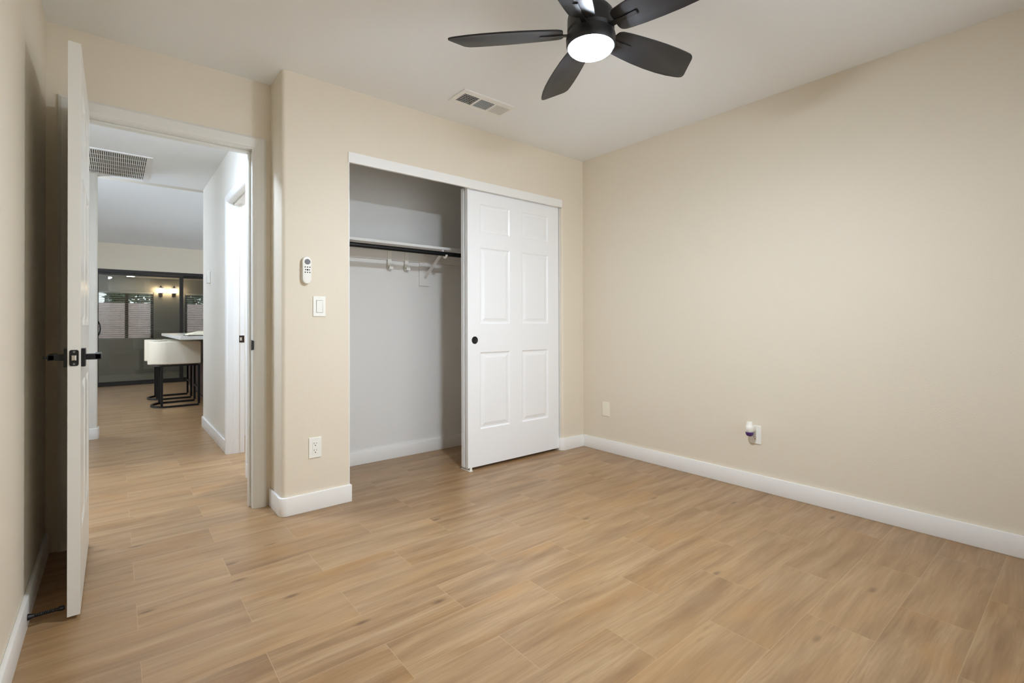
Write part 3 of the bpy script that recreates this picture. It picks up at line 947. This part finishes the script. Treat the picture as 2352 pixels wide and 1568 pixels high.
struct('wall_patio_left', MB().box(-5.2, -5.05, 8.08, 8.5, 0, 2.084).box(-5.2, -5.05, 10.3, PY, 0, 2.084).box(-5.2, -5.05, 8.5, 10.3, 0, 0.6).box(-5.2, -5.05, 8.5, 10.3, 2.0, 2.084), PATIO, 'patio side wall with an opening added to brighten the patio', 'wall')  # gap in this wall added to let extra sky light in
struct('wall_patio_right', MB().box(2.9, 3.0, 8.08, PY, 0, 2.084), PATIO, 'patio far side wall', 'wall')
for i, (a_, b_) in enumerate(WIN):
    w = empty('window_%d' % (3 + i), ((a_ + b_) / 2, PY + 0.07, WZ0), ('two-pane patio window with dark centre bar, beside the lanterns', 'patio window half hidden behind the white hall wall')[i], 'window', kind='structure')
    fr = MB()
    fr.box(a_, a_ + 0.05, PY + 0.05, PY + 0.10, WZ0, WZ1).box(b_ - 0.05, b_, PY + 0.05, PY + 0.10, WZ0, WZ1)
    mx = (a_ + b_) / 2 + 0.03
    fr.box(mx - 0.03, mx + 0.03, PY + 0.05, PY + 0.10, WZ0, WZ1)
    fr.box(a_, b_, PY + 0.05, PY + 0.10, WZ0, WZ0 + 0.035).box(a_, b_, PY + 0.05, PY + 0.10, WZ1 - 0.035, WZ1)
    fr.build('window_frame', FRAME, w)
    MB().box(a_ + 0.05, b_ - 0.05, PY + 0.074, PY + 0.078, WZ0 + 0.035, WZ1 - 0.035).build('pane', SCREEN, w)
    bl = empty('window_blind', ((a_ + b_) / 2, PY + 0.02, WZ1), ('open white slat blind on the patio window beside the lanterns', 'open white slat blind on the half hidden patio window')[i], 'blind', 'patio window blinds')
    MB().box(a_ + 0.01, b_ - 0.01, PY + 0.004, PY + 0.044, WZ1 - 0.035, WZ1 - 0.002).build('head_rail', SLAT, bl)
    sl = MB()
    nz = 24
    for k in range(nz):
        zk = WZ0 + 0.03 + k * (WZ1 - WZ0 - 0.085) / (nz - 1)
        sl.prism([(PY + 0.004, zk - 0.004), (PY + 0.042, zk + 0.003), (PY + 0.042, zk + 0.005), (PY + 0.004, zk - 0.002)], a_ + 0.012, b_ - 0.012, axis='x')
    sl.build('slats', SLAT, bl)
    MB().box(a_ + 0.01, b_ - 0.01, PY + 0.008, PY + 0.040, WZ0 + 0.004, WZ0 + 0.018).build('bottom_rail', SLAT, bl)
for i, xc in enumerate((-2.315, -2.070)):
    zc = 1.80
    sc_ = empty('wall_lantern', (xc, PY, zc), ('lit wall lantern beyond the glass, the one beside the blind', 'lit wall lantern beyond the glass, the one beside the door mullion')[i], 'wall lamp', 'lit lanterns beyond the glass')
    yc = PY - 0.10
    MB().box(xc - 0.035, xc + 0.035, PY - 0.015, PY - 0.0005, zc - 0.12, zc + 0.06, bev=0.003).build('back_plate', BRONZE, sc_)
    MB().tube([(xc, PY - 0.012, zc - 0.10), (xc, PY - 0.06, zc - 0.125), (xc, yc, zc - 0.115), (xc, yc, zc - 0.055)], 0.009, n=10).build('arm', BRONZE, sc_, smooth=50)
    MB().lathe([(0.014, -0.060), (0.045, -0.048), (0.050, -0.036)], (xc, yc, zc), n=24).build('cup', BRONZE, sc_, smooth=40)
    MB().lathe([(0.040, -0.036), (0.052, 0.0), (0.060, 0.045), (0.050, 0.068)], (xc, yc, zc), n=24).build('shade', SCONM, sc_, smooth=60)
    MB().lathe([(0.066, 0.068), (0.050, 0.078), (0.020, 0.094), (0.008, 0.12), (0.002, 0.125)], (xc, yc, zc), n=24).build('cap', BRONZE, sc_, smooth=40)
dl = empty('patio_downlight', (-2.85, 10.2, 2.085), 'lit round ceiling spot beyond the patio glass', 'ceiling light')
MB().lathe([(0.085, -0.0004), (0.085, -0.008), (0.070, -0.010)], (-2.85, 10.2, 2.085), n=28).build('trim_ring', TRIM, dl, smooth=40)
MB().lathe([(0.068, -0.0102), (0.066, -0.013), (0.001, -0.014)], (-2.85, 10.2, 2.085), n=28).build('lens', DOWNM, dl, smooth=40)

# outdoors
struct('ground', MB().box(-14, 12, PY + 0.2, 22, -0.3, -0.1), EARTH, 'gravel yard behind the house', 'ground')
struct('garden_wall', MB().box(-14, 12, 13.2, 13.4, -0.1, 1.62), BLOCK, 'pale block garden wall seen through the patio blinds', 'garden wall')
random.seed(3)
for i, (xc, lab) in enumerate(((-4.25, 'dark green shrub behind the block garden wall, left of the patio window mullion'),
                               (-2.55, 'dark green shrub behind the block garden wall, right of the patio window mullion'),
                               (-0.85, 'dark green shrub behind the block wall, seen through the half hidden blind'))):
    mb = MB()
    for k in range(900):
        th = random.uniform(0, 2 * PI); ph = random.uniform(-0.2, 1.0); rr = random.uniform(0.75, 1.0)
        p = Vector((xc + 0.76 * rr * math.cos(th) * math.sqrt(max(0, 1 - ph * ph * 0.5)), 14.1 + 0.45 * rr * math.sin(th), 1.75 + 1.0 * rr * ph))
        q = Vector((random.gauss(0, 1), random.gauss(0, 1), random.gauss(0, 1))).normalized()
        t2 = q.orthogonal().normalized()
        vs = [mb.bm.verts.new(p + q * 0.10), mb.bm.verts.new(p + t2 * 0.05), mb.bm.verts.new(p - q * 0.10), mb.bm.verts.new(p - t2 * 0.05)]
        mb.bm.faces.new(vs)
    rt = empty('garden_shrub', (xc, 14.1, -0.1), lab, 'shrub', 'shrubs behind the garden wall')
    mb.build('foliage', GREEN, rt)
    MB().tube([(xc, 14.1, -0.1), (xc + 0.05, 14.1, 0.6), (xc, 14.1, 1.3)], 0.05, n=8).build('stem', WALNUT, rt)

struct('added_eave', MB().box(-14, 12, PY + 0.15, 11.5, 2.30, 2.42), TRIM, 'unseen roof overhang added to shade the garden wall', 'roof')  # overhang out of view, added to cut sky light on the garden wall
for px_, py_, pz_, lab in ((0.4, 5.3, 2.81, 'globe pendant added to light the far end of the kitchen counter'), (-3.85, 3.8, 3.06, 'globe pendant added in the living room corner to light the floor')):
    pn = empty('added_pendant_lamp', (px_, py_, pz_), lab, 'pendant lamp', 'globe pendants added to light the living room')  # pendants added as fill for the living room
    dr_ = 0.52 if px_ > 0 else 1.05
    MB().lathe([(0.006, -dr_ + 0.10), (0.006, 0.06)], (px_, py_, pz_), n=10).build('cord', BLACK, pn)
    MB().lathe([(0.02, -0.14), (0.09, -0.115), (0.14, -0.04), (0.15, 0.0), (0.14, 0.04), (0.09, 0.115), (0.03, 0.14)], (px_, py_, pz_ - dr_), n=28).build('globe', LIVM, pn, smooth=60)

# ---------------------------------------------------------------- counter and stools
ct = empty('kitchen_counter', (-1.5, 5.2, 0.0), 'white-topped kitchen counter with dark wood base at the end of the hall', 'counter')
MB().box(-2.535, -0.6, 3.85, 6.70, 0.874, 0.914, bev=0.003).build('worktop', COUNTER, ct)
MB().box(-2.19, -0.7, 3.95, 6.60, 0.09, 0.8735).build('cabinet_base', WALNUT, ct)
MB().box(-2.13, -0.76, 4.0, 6.55, 0.0005, 0.0898).build('toe_kick', DARK, ct)
ty = empty('serving_tray', (-2.2, 4.10, 0.9145), 'thin dark tray under the cream cloth on the counter', 'tray')
MB().box(-2.455, -1.85, 3.93, 4.38, 0.9145, 0.922, bev=0.002).build('base', DARK, ty)
# folded cloth: wavy top
mb = MB()
nx, ny = 16, 8
gx = [[None] * (ny + 1) for _ in range(nx + 1)]; gb = [[None] * (ny + 1) for _ in range(nx + 1)]
for i in range(nx + 1):
    for j in range(ny + 1):
        fx, fy = i / nx, j / ny
        xx = -2.445 + 0.50 * fx + 0.012 * math.sin(7 * fy); yy = 3.96 + 0.36 * fy + 0.012 * math.sin(9 * fx)
        e = min(fx, 1 - fx, 0.25) * 4 * min(fy, 1 - fy, 0.2) * 5
        hh = 0.010 + 0.052 * (e ** 0.5) * (0.75 + 0.25 * math.sin(5 * fx + 1.2) * math.cos(4 * fy)) * (1.0 - 0.45 * fx)
        gx[i][j] = mb.bm.verts.new((xx, yy, 0.9225 + hh)); gb[i][j] = mb.bm.verts.new((xx, yy, 0.9222))
for i in range(nx):
    for j in range(ny):
        mb.bm.faces.new([gx[i][j], gx[i + 1][j], gx[i + 1][j + 1], gx[i][j + 1]])
        mb.bm.faces.new([gb[i][j], gb[i][j + 1], gb[i + 1][j + 1], gb[i + 1][j]])
for i in range(nx):
    for j in (0, ny):
        mb.bm.faces.new([gx[i][j], gx[i + 1][j], gb[i + 1][j], gb[i][j]])
for j in range(ny):
    for i in (0, nx):
        mb.bm.faces.new([gx[i][j], gx[i][j + 1], gb[i][j + 1], gb[i][j]])
tag(mb.build('folded_cloth', CLOTH, smooth=60), 'cream folded cloth lying on the dark tray on the counter', 'cloth')


def u_plan(x_back, x_front, yc, hw, n=16, ex=None):
    """U shape open towards +x: half ellipse at the back"""
    ex = ex if ex is not None else hw
    cx = x_back + ex
    pts = [(x_front, yc - hw)]
    for i in range(n + 1):
        a_ = -PI / 2 - PI * i / n
        pts.append((cx + ex * math.cos(a_), yc + hw * math.sin(a_)))
    pts.append((x_front, yc + hw))
    return pts


def make_stool(yc, label):
    st = empty('bar_stool', (-2.5, yc, 0.0), label, 'bar stool', 'cream bar stools at the counter')
    hw = 0.245
    out_ = u_plan(-2.790, -2.245, yc, hw, ex=0.20)
    in_ = u_plan(-2.730, -2.245, yc, hw - 0.055, ex=0.16)
    MB().prism(out_[::-1] + in_, 0.545, 0.838, bev=0.018, seg=4).build('backrest', CREAM, st, smooth=50)
    MB().prism(u_plan(-2.735, -2.262, yc, hw - 0.050, ex=0.16)[::-1], 0.540, 0.665, bev=0.03, seg=4).build('seat', CREAM, st, smooth=50)
    MB().tube([(a_, b_, 0.530) for a_, b_ in u_plan(-2.750, -2.262, yc, 0.212, ex=0.17)], 0.010, square=True).build('seat_frame', BLACK, st)
    MB().tube([(a_, b_, 0.0125) for a_, b_ in u_plan(-2.750, -2.262, yc, 0.225, ex=0.17)], 0.012, square=True).build('base_frame', BLACK, st)
    for xx in (-2.655, -2.262):
        for sg in (-1, 1):
            yy = yc + sg * (0.222 if xx > -2.4 else 0.214)
            MB().box(xx - 0.0125, xx + 0.0125, yy - 0.0125, yy + 0.0125, 0.0245, 0.532).build('leg', BLACK, st)
    MB().tube([(-2.262, yc - 0.21, 0.225), (-2.262, yc + 0.21, 0.225)], 0.010, square=True).build('footrest', BLACK, st)
    return st


def copy_tree(o, parent=None):
    c = o.copy()
    COL.objects.link(c)
    c.parent = parent
    for ch in list(o.children):
        copy_tree(ch, c)
    return c


st1 = make_stool(4.875, 'nearer cream barrel bar stool with black frame, tucked under the counter')
st2 = copy_tree(st1)
st2.location.y = 5.70
st2['label'] = 'farther cream barrel bar stool, mostly hidden behind the nearer one'
